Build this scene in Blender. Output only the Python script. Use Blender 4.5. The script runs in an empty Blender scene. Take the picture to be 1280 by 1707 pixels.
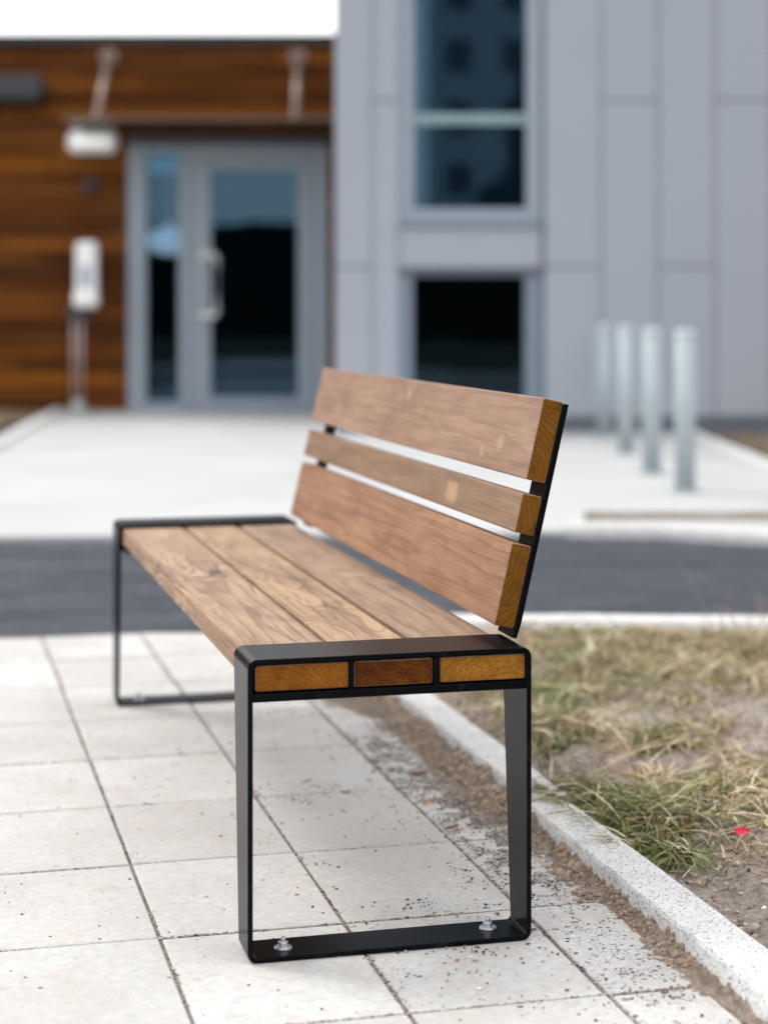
import bpy, bmesh, math, random
from mathutils import Vector, Matrix, noise
R = math.radians
S = bpy.context.scene
C = S.collection
random.seed(7)

# ------------------------------------------------------------------ camera, sky, sun, exposure
CAMZ = 0.9656
cd = bpy.data.cameras.new('camera'); cam = bpy.data.objects.new('camera', cd); C.objects.link(cam)
cam.location = (0, 0, CAMZ); cam.rotation_euler = (R(90), 0, 0)
cd.sensor_fit = 'VERTICAL'; cd.sensor_height = 36; cd.sensor_width = 27
cd.lens = 65.03; cd.shift_y = -334/1707; cd.clip_start = .05; cd.clip_end = 2000
cd.dof.use_dof = True; cd.dof.focus_distance = 2.95; cd.dof.aperture_fstop = 2.15
S.camera = cam

SUN_EL, SUN_AZ = 52, 300            # azimuth clockwise from +Y (north)
w = bpy.data.worlds.new('World'); S.world = w; w.use_nodes = True
nt = w.node_tree; nt.nodes.clear()
wo = nt.nodes.new('ShaderNodeOutputWorld'); bg = nt.nodes.new('ShaderNodeBackground')
sky = nt.nodes.new('ShaderNodeTexSky'); sky.sky_type = 'NISHITA'; sky.sun_disc = False
sky.sun_elevation = R(SUN_EL); sky.sun_rotation = R(SUN_AZ)
hs = nt.nodes.new('ShaderNodeHueSaturation'); hs.inputs['Saturation'].default_value = .45
tc = nt.nodes.new('ShaderNodeTexCoord'); cn = nt.nodes.new('ShaderNodeTexNoise')
cn.inputs['Scale'].default_value = 3.2; cn.inputs['Detail'].default_value = 6
cr = nt.nodes.new('ShaderNodeValToRGB')
cr.color_ramp.elements[0].position = .3; cr.color_ramp.elements[0].color = (.62, .62, .62, 1)
cr.color_ramp.elements[1].position = .62; cr.color_ramp.elements[1].color = (.95, .95, .95, 1)
mx = nt.nodes.new('ShaderNodeMixRGB'); mx.inputs['Color2'].default_value = (13.6, 13.7, 13.95, 1)
nt.links.new(tc.outputs['Generated'], cn.inputs['Vector']); nt.links.new(cn.outputs['Fac'], cr.inputs['Fac'])
nt.links.new(cr.outputs['Color'], mx.inputs['Fac'])
nt.links.new(sky.outputs['Color'], hs.inputs['Color']); nt.links.new(hs.outputs['Color'], mx.inputs['Color1'])
nt.links.new(mx.outputs['Color'], bg.inputs['Color']); bg.inputs['Strength'].default_value = .115
nt.links.new(bg.outputs['Background'], wo.inputs['Surface'])
sl = bpy.data.lights.new('sun', 'SUN'); sl.energy = 1.3; sl.angle = R(16); sl.color = (1, .96, .9)
sun = bpy.data.objects.new('sun', sl); C.objects.link(sun)
d = Vector((math.sin(R(SUN_AZ))*math.cos(R(SUN_EL)), math.cos(R(SUN_AZ))*math.cos(R(SUN_EL)), math.sin(R(SUN_EL))))
sun.rotation_euler = d.to_track_quat('Z', 'Y').to_euler()
S.view_settings.view_transform = 'Standard'; S.view_settings.look = 'None'
S.view_settings.exposure = 0.42; S.view_settings.gamma = 1
S.render.resolution_x = 767; S.render.resolution_y = 1024

# ------------------------------------------------------------------ helpers
YAW = R(14.225); BO = Vector((-.2011, 2.7345, 0))          # bench frame of reference in the world
BM = Matrix.Translation(BO) @ Matrix.Rotation(YAW, 4, 'Z')
BMI = BM.inverted()
def link(name, me, mats, parent=None):
    o = bpy.data.objects.new(name, me); C.objects.link(o)
    for m in (mats if isinstance(mats, (list, tuple)) else [mats]): me.materials.append(m)
    if parent: o.parent = parent
    return o
def mesh(name, v, f, mats, parent=None, smooth=False, mi=None, cols=None):
    me = bpy.data.meshes.new(name); me.from_pydata(v, [], f)
    if smooth: me.polygons.foreach_set('use_smooth', [True]*len(f))
    if mi: me.polygons.foreach_set('material_index', mi)
    if cols is not None:
        a = me.color_attributes.new('tint', 'FLOAT_COLOR', 'POINT')
        a.data.foreach_set('color', [x for c in cols for x in c])
    me.update()
    return link(name, me, mats, parent)
def tag(o, label=None, cat=None, group=None, kind=None):
    if label: o['label'] = label
    if cat: o['category'] = cat
    if group: o['group'] = group
    if kind: o['kind'] = kind
    return o
def empty(name, loc, rz, label, cat, group=None):
    o = bpy.data.objects.new(name, None); C.objects.link(o); o.empty_display_size = .1
    o.location = loc; o.rotation_euler = (0, 0, rz)
    return tag(o, label, cat, group)
def copy_tree(o, parent=None):
    c = o.copy(); C.objects.link(c); c.parent = parent
    for ch in [x for x in list(C.objects) if x.parent == o]: copy_tree(ch, c)
    return c
class MB:
    def __init__(s): s.bm = bmesh.new()
    def box(s, a, b, bev=0, seg=2, mi=0, rot=None):
        t = bmesh.new(); bmesh.ops.create_cube(t, size=1)
        for v in t.verts:
            v.co = Vector([a[i] + (b[i]-a[i])*(v.co[i]+.5) for i in range(3)])
        if bev: bmesh.ops.bevel(t, geom=list(t.edges), offset=bev, segments=seg, affect='EDGES', profile=.5)
        if rot: bmesh.ops.transform(t, matrix=rot, verts=t.verts)
        for f in t.faces: f.material_index = mi
        s.add(t); return s
    def add(s, t):
        me = bpy.data.meshes.new('t'); t.to_mesh(me); s.bm.from_mesh(me); bpy.data.meshes.remove(me); t.free()
    def cyl(s, p, q, r1, r2=None, n=24, bev=0, mi=0):
        p = Vector(p); q = Vector(q); t = bmesh.new()
        bmesh.ops.create_cone(t, cap_ends=True, segments=n, radius1=r1, radius2=r1 if r2 is None else r2, depth=(q-p).length)
        if bev:
            bmesh.ops.bevel(t, geom=[e for e in t.edges if len(e.link_faces) == 2 and any(len(f.verts) > 4 for f in e.link_faces)], offset=bev, segments=3, affect='EDGES', profile=.5)
        bmesh.ops.transform(t, matrix=Matrix.Translation((p+q)/2) @ (q-p).to_track_quat('Z', 'Y').to_matrix().to_4x4(), verts=t.verts)
        for f in t.faces: f.material_index = mi; f.smooth = len(f.verts) <= 4
        s.add(t); return s
    def tube(s, pts, r, n=12):
        pts = [Vector(p) for p in pts]; rings = []
        for i, p in enumerate(pts):
            a = pts[max(i-1, 0)]; b = pts[min(i+1, len(pts)-1)]
            q = (b-a).to_track_quat('Z', 'Y')
            rings.append([s.bm.verts.new(p + q @ Vector((r*math.cos(k*2*math.pi/n), r*math.sin(k*2*math.pi/n), 0))) for k in range(n)])
        for A, B in zip(rings, rings[1:]):
            for k in range(n):
                f = s.bm.faces.new((A[k], A[(k+1) % n], B[(k+1) % n], B[k])); f.smooth = True
        s.bm.faces.new(rings[0][::-1]); s.bm.faces.new(rings[-1]); return s
    def build(s, name, mats, parent=None):
        me = bpy.data.meshes.new(name); bmesh.ops.recalc_face_normals(s.bm, faces=s.bm.faces); s.bm.to_mesh(me); s.bm.free()
        return link(name, me, mats, parent)

# ------------------------------------------------------------------ materials
class M:
    def __init__(s, name):
        s.m = bpy.data.materials.new(name); s.m.use_nodes = True; s.t = s.m.node_tree
        s.b = s.t.nodes['Principled BSDF']; s.tc = s.t.nodes.new('ShaderNodeTexCoord')
        s.O = s.tc.outputs['Object']
    def n(s, ty, **k):
        x = s.t.nodes.new('ShaderNode'+ty)
        for a, b in k.items(): setattr(x, a, b)
        return x
    def set(s, inp, v):
        if hasattr(v, 'is_linked') or isinstance(v, bpy.types.NodeSocket): s.t.links.new(v, inp)
        else: inp.default_value = v
    def math(s, op, a, b=0, clamp=False):
        x = s.n('Math', operation=op, use_clamp=clamp); s.set(x.inputs[0], a); s.set(x.inputs[1], b); return x.outputs[0]
    def vmath(s, op, a, b=(0, 0, 0)):
        x = s.n('VectorMath', operation=op); s.set(x.inputs[0], a); s.set(x.inputs[1], b); return x.outputs[0]
    def scale(s, v, sc): return s.vmath('MULTIPLY', v, sc)
    def noise(s, v, sc=1, det=2, rough=.5, color=False, dist=0):
        x = s.n('TexNoise'); s.set(x.inputs['Vector'], v); x.inputs['Scale'].default_value = sc
        x.inputs['Detail'].default_value = det; x.inputs['Roughness'].default_value = rough; x.inputs['Distortion'].default_value = dist
        return x.outputs['Color'] if color else x.outputs['Fac']
    def ramp(s, f, stops):
        x = s.n('ValToRGB'); s.set(x.inputs[0], f); e = x.color_ramp.elements
        while len(e) < len(stops): e.new(.5)
        for i, (p, c) in enumerate(stops):
            e[i].position = p; e[i].color = (c, c, c, 1) if not isinstance(c, tuple) else (*c, 1)
        return x.outputs[0]
    def mix(s, f, a, b, mode='MIX'):
        x = s.n('MixRGB', blend_type=mode); s.set(x.inputs[0], f)
        s.set(x.inputs[1], (*a, 1) if isinstance(a, tuple) else a); s.set(x.inputs[2], (*b, 1) if isinstance(b, tuple) else b)
        return x.outputs[0]
    def bump(s, h, dist, strength=1):
        x = s.n('Bump'); s.set(x.inputs['Height'], h); x.inputs['Distance'].default_value = dist; x.inputs['Strength'].default_value = strength
        s.t.links.new(x.outputs[0], s.b.inputs['Normal'])
    def out(s, col, rough=.6, spec=.5, metal=0):
        s.set(s.b.inputs['Base Color'], (*col, 1) if isinstance(col, tuple) else col)
        s.set(s.b.inputs['Roughness'], rough); s.b.inputs['Specular IOR Level'].default_value = spec
        s.b.inputs['Metallic'].default_value = metal
        return s.m
def simple(name, col, rough=.6, spec=.5, metal=0, var=.12, sc=8):
    m = M(name); f = m.noise(m.O, sc, 5)
    c = m.mix(f, tuple(x*(1-var) for x in col), tuple(x*(1+var) for x in col))
    r = m.math('MULTIPLY_ADD', f, .15); m.t.nodes[-1]
    return m.out(c, rough, spec, metal)

def wood(name, base, light, dark, cx, cz, seed, swirl=0, swirl_y=(0, 1), patch=None, knots=(), blotch=.5, ringw=.011):
    """plank along local Y; growth rings round an axis (cx,cz) off the plank"""
    m = M(name); P = m.vmath('ADD', m.O, (seed*3.1, seed*1.7, seed*.9))
    wob = m.noise(m.scale(P, (5, .8, 5)), 1, 3, .5, True)
    wob = m.vmath('MULTIPLY', m.vmath('SUBTRACT', wob, (.5, .5, .5)), (.055, 0, .055))
    q = m.vmath('ADD', m.vmath('ADD', m.O, (-cx, 0, -cz)), wob)
    for (kx, ky, kz, kr) in knots:
        dv = m.vmath('MULTIPLY', m.vmath('SUBTRACT', m.O, (kx, ky, kz)), (1, .6, 1))
        l = m.n('VectorMath', operation='LENGTH'); m.set(l.inputs[0], dv)
        g = m.math('POWER', 2.718, m.math('MULTIPLY', m.math('POWER', m.math('DIVIDE', l.outputs['Value'], kr*2.5), 2), -1))
        q = m.vmath('ADD', q, m.vmath('MULTIPLY', dv, (0, 0, 0)))
        off = m.n('VectorMath', operation='SCALE'); m.set(off.inputs[0], (.03, 0, .03)); m.set(off.inputs['Scale'], g)
        q = m.vmath('ADD', q, off.outputs[0])
    q2 = m.vmath('MULTIPLY', q, (1, 0, 1))
    l = m.n('VectorMath', operation='LENGTH'); m.set(l.inputs[0], q2)
    r = m.math('DIVIDE', l.outputs['Value'], ringw)
    r = m.math('ADD', r, m.math('MULTIPLY', m.noise(m.scale(P, (14, 2, 14)), 1, 2), 1.6))
    fr = m.math('FRACT', r)
    ring = m.ramp(fr, [(0, .05), (.6, .22), (.9, 1.0), (1, .05)])
    fib = m.noise(m.scale(P, (330, 7, 330)), 1, 3, .6)
    fib2 = m.noise(m.scale(P, (90, 3, 90)), 1, 2, .6)
    bl = m.noise(m.scale(P, (9, 2.6, 9)), 1, 4, .55, dist=.6)
    c = m.mix(m.ramp(bl, [(.32, 0), (.68, 1)]), base, light)
    c = m.mix(m.math('MULTIPLY', ring, blotch), c, dark)
    c = m.mix(m.ramp(fib, [(.35, .36), (.6, 0)]), c, dark)
    mo = m.noise(m.scale(P, (20, 6, 20)), 1, 4, .55, dist=1.2)
    c = m.mix(m.ramp(mo, [(.30, .3), (.5, 0)]), c, dark)
    c = m.mix(m.ramp(mo, [(.52, 0), (.72, .38)]), c, light)
    c = m.mix(m.ramp(fib2, [(.5, 0), (.78, .4)]), c, light)
    c = m.mix(m.ramp(fib2, [(.26, .55), (.42, 0)]), c, dark)
    # figure: contour lines of a slow noise, inside a limited stretch of the plank
    if swirl:
        cn_ = m.noise(m.scale(P, (9, 2.2, 9)), 1, 1.6, .5, dist=.35)
        sep = m.n('SeparateXYZ'); m.set(sep.inputs[0], m.O)
        win = m.math('MULTIPLY', m.ramp(m.math('DIVIDE', m.math('SUBTRACT', sep.outputs[1], swirl_y[0]), .12), [(0, 0), (1, 1)]),
                     m.ramp(m.math('DIVIDE', m.math('SUBTRACT', swirl_y[1], sep.outputs[1]), .12), [(0, 0), (1, 1)]))
        for lev, wd, col, am in ((.47, .014, light, .9), (.5, .005, (dark[0]*.55, dark[1]*.6, dark[2]*.75), 1), (.56, .004, (dark[0]*.6, dark[1]*.65, dark[2]*.8), .9), (.415, .02, light, .8)):
            dd = m.math('ABSOLUTE', m.math('SUBTRACT', cn_, lev))
            ln = m.ramp(m.math('DIVIDE', dd, wd*2), [(0, 1), (.35, .7), (.5, 0)])
            c = m.mix(m.math('MULTIPLY', m.math('MULTIPLY', ln, win), am*swirl), c, col)
    for (kx, ky, kz, kr) in knots:
        dv = m.vmath('MULTIPLY', m.vmath('SUBTRACT', m.O, (kx, ky, kz)), (1, .8, 1))
        l = m.n('VectorMath', operation='LENGTH'); m.set(l.inputs[0], dv)
        kd = m.math('DIVIDE', l.outputs['Value'], kr)
        kd = m.math('ADD', kd, m.math('MULTIPLY', m.math('SUBTRACT', m.noise(P, 60, 2), .5), .8))
        c = m.mix(m.ramp(m.math('MULTIPLY', kd, .4), [(.12, .8), (.9, 0)]), c, tuple(x*1.12 for x in light))
        c = m.mix(m.ramp(m.math('MULTIPLY', kd, .5), [(.05, .9), (.14, 0)]), c, (.04, .025, .018))
    if patch:
        kx, ky, kz, sy, sz = patch
        dv = m.vmath('MULTIPLY', m.vmath('SUBTRACT', m.O, (kx, ky, kz)), (0, 1/sy, 1/sz))
        dv = m.vmath('ADD', dv, m.vmath('MULTIPLY', m.vmath('SUBTRACT', m.noise(P, 45, 3, .5, True), (.5, .5, .5)), (0, .4, .4)))
        dv = m.vmath('MULTIPLY', dv, m.vmath('MULTIPLY', dv, dv))
        l = m.n('VectorMath', operation='LENGTH'); m.set(l.inputs[0], dv)
        c = m.mix(m.ramp(l.outputs['Value'], [(0, .72), (.2, .6), (1.0, 0)]), c, (.45, .28, .155))
    m.bump(m.math('ADD', m.math('MULTIPLY', fib, .6), m.math('MULTIPLY', ring, .25)), .0005, .5)
    return m.out(c, m.math('ADD', .55, m.math('MULTIPLY', fib2, .2)), .3)
def endgrain(name, c1, c2, seed, cx, cz):
    m = M(name); P = m.vmath('ADD', m.O, (seed, seed*.7, seed*1.3))
    q = m.vmath('ADD', m.vmath('ADD', m.O, (-cx, 0, -cz)), m.vmath('MULTIPLY', m.vmath('SUBTRACT', m.noise(P, 14, 3, .5, True), (.5, .5, .5)), (.03, 0, .03)))
    l = m.n('VectorMath', operation='LENGTH'); m.set(l.inputs[0], m.vmath('MULTIPLY', q, (1, 0, 1)))
    fr = m.math('FRACT', m.math('ADD', m.math('DIVIDE', l.outputs['Value'], .0085), m.math('MULTIPLY', m.noise(P, 30, 3), 1.5)))
    ring = m.ramp(fr, [(0, 0), (.55, .25), (.85, 1), (1, 0)])
    f = m.noise(P, 35, 6, .65); g = m.noise(P, 420, 2)
    c = m.mix(m.ramp(f, [(.3, 0), (.7, 1)]), c1, c2)
    c = m.mix(m.math('MULTIPLY', ring, .4), c, tuple(x*.4 for x in c1))
    ck = m.noise(m.scale(P, (40, 1, 260)), 1, 3, .7)
    c = m.mix(m.ramp(ck, [(.27, .8), (.36, 0)]), c, (.03, .012, .004))
    bl = m.noise(P, 16, 5, .6, dist=1)
    c = m.mix(m.ramp(bl, [(.36, .6), (.56, 0)]), c, tuple(x*.5 for x in c1))
    c = m.mix(m.ramp(g, [(.35, .5), (.55, 0)]), c, tuple(x*.4 for x in c1))
    m.bump(m.math('ADD', ring, g), .0006, .6)
    return m.out(c, .7, .08)

def black_steel():
    m = M('black_powder_coat'); a = m.noise(m.O, 6, 5, .6); b = m.noise(m.O, 900, 1)
    smear = m.ramp(m.noise(m.scale(m.O, (18, 30, 18)), 1, 5, .65, dist=1.2), [(.57, 0), (.72, 1)])
    c = m.mix(m.math('MULTIPLY', smear, .12), (.0022, .0025, .0038), (.07, .08, .11))
    m.bump(b, .0002, .25)
    m.b.inputs['IOR'].default_value = 1.17
    return m.out(c, m.math('ADD', .18, m.math('MULTIPLY', a, .12)), .5)
def paving():
    m = M('concrete_paving'); P = m.O
    isl = m.n('NewGeometry').outputs['Random Per Island']
    base = m.ramp(isl, [(0, (.455, .443, .425)), (.35, (.53, .518, .50)), (.7, (.575, .565, .548)), (1, (.50, .492, .478))])
    a = m.noise(P, 3, 6, .6); b = m.noise(P, 60, 5, .7); g = m.noise(P, 420, 2, .6); st = m.noise(P, 9, 6, .7)
    c = m.mix(m.ramp(a, [(.35, .5), (.6, 0)]), base, (.37, .345, .32))
    c = m.mix(m.ramp(b, [(.3, .45), (.6, 0)]), c, (.31, .30, .29))
    c = m.mix(m.ramp(st, [(.5, 0), (.68, .5)]), c, (.46, .39, .33))
    s2 = m.noise(P, 22, 6, .75, dist=.8)
    c = m.mix(m.ramp(s2, [(.3, .5), (.44, 0)]), c, (.30, .285, .265))
    c = m.mix(m.ramp(g, [(.28, .75), (.38, 0)]), c, (.17, .165, .16))
    c = m.mix(m.ramp(g, [(.64, 0), (.74, .6)]), c, (.66, .65, .63))
    m.bump(m.math('ADD', g, m.math('MULTIPLY', b, .8)), .0012, .55)
    return m.out(c, .85, .25)
def granite():
    m = M('granite'); P = m.O
    a = m.noise(P, 260, 2, .7); v = m.n('TexVoronoi'); m.set(v.inputs['Vector'], P); v.inputs['Scale'].default_value = 330
    b = m.noise(P, 18, 4)
    c = m.mix(m.ramp(b, [(.35, 0), (.7, 1)]), (.60, .595, .585), (.70, .695, .68))
    c = m.mix(m.ramp(v.outputs['Color'], [(.14, .85), (.26, 0)]), c, (.10, .10, .10))
    c = m.mix(m.ramp(a, [(.34, .7), (.46, 0)]), c, (.26, .255, .25))
    c = m.mix(m.ramp(a, [(.58, 0), (.7, .6)]), c, (.74, .73, .72))
    m.bump(m.math('ADD', a, m.noise(P, 70, 5, .7)), .003, .8)
    return m.out(c, .75, .4)
def soil(name='soil', a=(.47, .38, .31), b=(.66, .57, .50)):
    m = M(name); P = m.O
    n1 = m.noise(P, 5, 6, .65); n2 = m.noise(P, 70, 6, .75); n3 = m.noise(P, 380, 3, .7)
    c = m.mix(m.ramp(n1, [(.3, 0), (.7, 1)]), a, b)
    c = m.mix(m.ramp(n2, [(.3, .6), (.5, 0)]), c, tuple(x*.4 for x in a))
    c = m.mix(m.ramp(n3, [(.55, 0), (.7, .7)]), c, (.62, .56, .50))
    c = m.mix(m.ramp(n3, [(.3, .6), (.42, 0)]), c, (.08, .055, .042))
    vo = m.n('TexVoronoi', feature='F1'); m.set(vo.inputs['Vector'], m.vmath('ADD', P, m.vmath('MULTIPLY', m.noise(P, 60, 3, .6, True), (.012, .012, .012)))); vo.inputs['Scale'].default_value = 75
    c = m.mix(m.ramp(vo.outputs['Distance'], [(.5, 0), (.85, .5)]), c, tuple(x*.35 for x in a))
    m.bump(m.math('SUBTRACT', m.math('ADD', n3, m.math('MULTIPLY', n2, 1.5)), m.math('MULTIPLY', vo.outputs['Distance'], 1.2)), .008, 1)
    return m.out(c, .95, .15)
def tinted(name, rough=.7, spec=.3, trans=0):
    m = M(name); at = m.n('VertexColor', layer_name='tint')
    c = m.mix(m.noise(m.O, 240, 2), at.outputs[0], m.mix(.25, at.outputs[0], (.02, .02, .02)))
    m.out(c, rough, spec)
    if trans:
        tr = m.n('BsdfTranslucent'); m.t.links.new(c, tr.inputs['Color']); mxs = m.n('MixShader'); mxs.inputs[0].default_value = trans
        m.t.links.new(m.b.outputs[0], mxs.inputs[1]); m.t.links.new(tr.outputs[0], mxs.inputs[2])
        m.t.links.new(mxs.outputs[0], m.t.nodes['Material Output'].inputs['Surface'])
    return m.m
def asphalt():
    m = M('asphalt'); P = m.O
    n1 = m.noise(m.scale(P, (1.6, 3.4, 1)), 1, 6, .68); n2 = m.noise(P, 160, 3, .7); n3 = m.noise(P, 14, 4, .6)
    c = m.mix(m.ramp(n1, [(.3, 0), (.7, 1)]), (.021, .025, .033), (.062, .069, .085))
    c = m.mix(m.ramp(n2, [(.55, 0), (.72, .5)]), c, (.13, .13, .14))
    c = m.mix(m.ramp(n3, [(.55, 0), (.75, .5)]), c, (.115, .125, .145))
    m.bump(n2, .006, .8)
    return m.out(c, .85, .3)
def plaza():
    m = M('pale_concrete'); P = m.O
    n1 = m.noise(P, .8, 5, .6); n2 = m.noise(P, 40, 4, .7)
    c = m.mix(m.ramp(n1, [(.35, 0), (.7, 1)]), (.41, .41, .405), (.475, .475, .47))
    c = m.mix(m.ramp(n2, [(.3, .2), (.5, 0)]), c, (.4, .39, .37))
    m.bump(n2, .003, .4)
    return m.out(c, .85, .3)
def cladding_wood():
    m = M('stained_board_cladding'); P = m.O
    sp = m.n('SeparateXYZ'); m.set(sp.inputs[0], P)
    row = m.math('FLOOR', m.math('DIVIDE', sp.outputs[2], .13))
    cb = m.n('CombineXYZ'); m.set(cb.inputs[0], m.math('FLOOR', m.math('ADD', m.math('DIVIDE', sp.outputs[0], 5.2), m.math('MULTIPLY', row, .37)))); m.set(cb.inputs[2], row)
    wn = m.n('TexWhiteNoise', noise_dimensions='3D'); m.set(wn.inputs['Vector'], cb.outputs[0])
    base = m.ramp(wn.outputs['Value'], [(0, (.065, .018, .002)), (.45, (.145, .042, .004)), (.8, (.23, .070, .006)), (1, (.33, .110, .010))])
    g = m.noise(m.scale(P, (1.2, 1, 40)), 1, 5, .65); g2 = m.noise(m.scale(P, (.5, 1, 5)), 1, 3, .6)
    c = m.mix(m.ramp(g, [(.35, .7), (.62, 0)]), base, (.03, .011, .004))
    c = m.mix(m.ramp(g2, [(.5, 0), (.75, .45)]), c, (.26, .11, .03))
    m.bump(g, .004, .5)
    return m.out(c, .65, .04)
def glass(name='window_glass', tint=(.75, .86, .95)):
    m = M(name); t = m.t
    tr = m.n('BsdfTransparent'); tr.inputs[0].default_value = (*tint, 1)
    gl = m.n('BsdfGlossy'); gl.inputs['Color'].default_value = (.42, .70, .90, 1); gl.inputs['Roughness'].default_value = .015
    fr = m.n('Fresnel'); fr.inputs[0].default_value = 1.5
    f = m.math('MULTIPLY', fr.outputs[0], 1.15)
    mxs = m.n('MixShader'); t.links.new(f, mxs.inputs[0]); t.links.new(tr.outputs[0], mxs.inputs[1]); t.links.new(gl.outputs[0], mxs.inputs[2])
    t.links.new(mxs.outputs[0], t.nodes['Material Output'].inputs['Surface']); return m.m

STEEL = black_steel()
GALV = M('galvanised_steel')
_g = GALV.n('TexVoronoi'); GALV.set(_g.inputs['Vector'], GALV.O); _g.inputs['Scale'].default_value = 60
GALV = GALV.out(GALV.mix(_g.outputs['Color'], (.30, .35, .375), (.40, .45, .475)), .6, .4, .15)
GALVC = simple('bright_galvanised_cap', (.52, .56, .58), .5, .5, .15)
BOLT = simple('zinc_bolt', (.62, .63, .66), .28, .6, .85, .2, 200)
PANEL = M('grey_panel'); _n = PANEL.noise(PANEL.O, 1.3, 3)
PANEL = PANEL.out(PANEL.mix(_n, (.28, .308, .352), (.315, .342, .384)), .42, .5)
FRAME = simple('grey_blue_frame', (.16, .20, .25), .4, .5, 0, .06)
FRAMEL = simple('light_grey_frame', (.25, .29, .34), .4, .5, 0, .06)
DARK = simple('dark_metal', (.02, .022, .026), .5, .4)
GAP = simple('dark_gap', (.15, .165, .19), .9, .1)
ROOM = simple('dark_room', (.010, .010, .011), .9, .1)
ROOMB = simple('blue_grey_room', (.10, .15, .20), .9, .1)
WHITE = simple('white_plastic', (.85, .85, .85), .4, .5, 0, .03)
WARM = simple('brushed_steel_rod', (.25, .18, .155), .4, .5, .5)
GLASS = glass()
TEAL = simple('pale_green_rail', (.20, .30, .31), .5, .4)
PAVE, GRAN, SOIL, ASPH, PLAZA = paving(), granite(), soil(), asphalt(), plaza()
SAND = soil('joint_sand', (.27, .225, .19), (.48, .43, .38))
CLAD = cladding_wood()
STONES, BLADES = tinted('stone_chips'), tinted('grass_blades', .6, .3, .25)

# ------------------------------------------------------------------ ground
def structure(o): o['kind'] = 'structure'; return o
def poly_sheet(name, pts, z, mat, thick=0):
    v = [(x, y, z) for x, y in pts]; f = [tuple(range(len(pts)))]
    if thick:
        n = len(pts); v += [(x, y, z-thick) for x, y in pts]
        f += [(i, (i+1) % n, (i+1) % n+n, i+n) for i in range(n)]
        f = [f[0]] + [tuple(reversed(q)) for q in f[1:]]
    me_o = mesh(name, v, f, mat)
    bm = bmesh.new(); bm.from_mesh(me_o.data); bmesh.ops.recalc_face_normals(bm, faces=bm.faces)
    if not thick and bm.faces[0:1] and False: pass
    bm.to_mesh(me_o.data); bm.free()
    return structure(me_o)
poly_sheet('ground', [(-300, -300), (300, -300), (300, 300), (-300, 300)], -.075, soil('dark_turf', (.018, .026, .012), (.04, .05, .022)))
poly_sheet('road', [(-40, 4.9), (40, 4.9), (40, 8.3), (-40, 8.3)], -.022, ASPH, .04)
# plaza in front of the building; the road-side edge turns towards the camera at the right
edge = [(-30, 7.88), (-2.2, 7.90), (.3, 8.10), (.75, 8.13), (1.2, 8.06), (1.63, 7.80), (2.2, 7.35), (3.5, 6.9), (6, 6.7)]
pl = [(-30, 7.88), (-2.2, 7.90), (.3, 8.10), (.62, 8.10), (.80, 8.22), (.93, 8.50), (.96, 8.92), (2.45, 8.92), (2.45, 14.72), (-.40, 14.72), (-.40, 18.05), (-3.10, 18.05), (-2.66, 12.65), (-2.35, 9.4), (-2.9, 8.95), (-30, 8.95)]
poly_sheet('plaza', pl, 0, PLAZA, .06)
def kerb_line(name, pts, wd, z0, z1, mat, seg=.25, seed=1):
    """granite kerb running along pts (left edge), width wd to the right of travel"""
    P = [Vector((*p, 0)) for p in pts]; L = []
    for a, b in zip(P, P[1:]):
        n = max(1, int((b-a).length/seg)); L += [a.lerp(b, k/n) for k in range(n)]
    L.append(P[-1]); v = []; f = []
    for i, p in enumerate(L):
        t = (L[min(i+1, len(L)-1)] - L[max(i-1, 0)]).normalized(); nr = Vector((t.y, -t.x, 0))
        for (s, z) in ((0, z0), (0, z1-.016), (.008, z1), (wd-.008, z1), (wd, z1-.016), (wd, z0)):
            q = p + nr*s; q.z = z
            q += .0025*Vector(noise.noise_vector(q*9+Vector((seed, 0, 0)))); v.append(q)
    for i in range(len(L)-1):
        for k in range(5): a = i*6+k; f.append((a, a+1, a+7, a+6))
    f += [tuple(range(6)), tuple(range(len(v)-6, len(v)))]
    o = mesh(name, v, f, mat); bm = bmesh.new(); bm.from_mesh(o.data); bmesh.ops.recalc_face_normals(bm, faces=bm.faces); bm.to_mesh(o.data); bm.free()
    return structure(o)
kerb_line('kerb', [(.80, 8.08), (1.2, 8.04), (1.63, 7.80), (2.2, 7.42), (3.5, 7.0), (8, 6.9)][::-1], .13, -.05, .03, GRAN)
poly_sheet('path', [(.70, 8.14), (1.25, 8.14), (1.7, 7.93), (2.25, 7.56), (3.5, 7.14), (8, 7.05), (8, 8.58), (.955, 8.60), (.86, 8.33)], -.004, PLAZA, .05)
kerb_line('kerb', [(-3.22, 18.0), (-2.80, 12.6), (-2.5, 9.4)][::-1], .13, -.05, .03, GRAN)
kerb_line('kerb', [(2.46, 14.7), (2.44, 8.95)], .12, -.05, .03, GRAN)
SOIL2 = soil('dry_verge', (.22, .15, .085), (.36, .27, .19))
def rough_patch(name, x0, x1, y0, y1, z, amp, st, mat, sc=3):
    nx = int((x1-x0)/st)+1; ny = int((y1-y0)/st)+1; v = []; f = []
    for j in range(ny):
        for i in range(nx):
            x = x0+(x1-x0)*i/(nx-1); y = y0+(y1-y0)*j/(ny-1)
            v.append((x, y, z+amp*noise.fractal((x*sc, y*sc, 3.3), .8, 2, 5)))
    for j in range(ny-1):
        for i in range(nx-1): a = j*nx+i; f.append((a, a+1, a+nx+1, a+nx))
    return structure(mesh(name, v, f, mat, smooth=True))
rough_patch('verge', 2.58, 9, 8.95, 14.6, 0, .03, .09, SOIL2)
rough_patch('verge', -12, -3.2, 9.0, 17.95, 0, .03, .12, SOIL2)
rough_patch('verge', .97, 8, 8.61, 8.91, -.012, .02, .05, SOIL2, 5)

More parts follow.
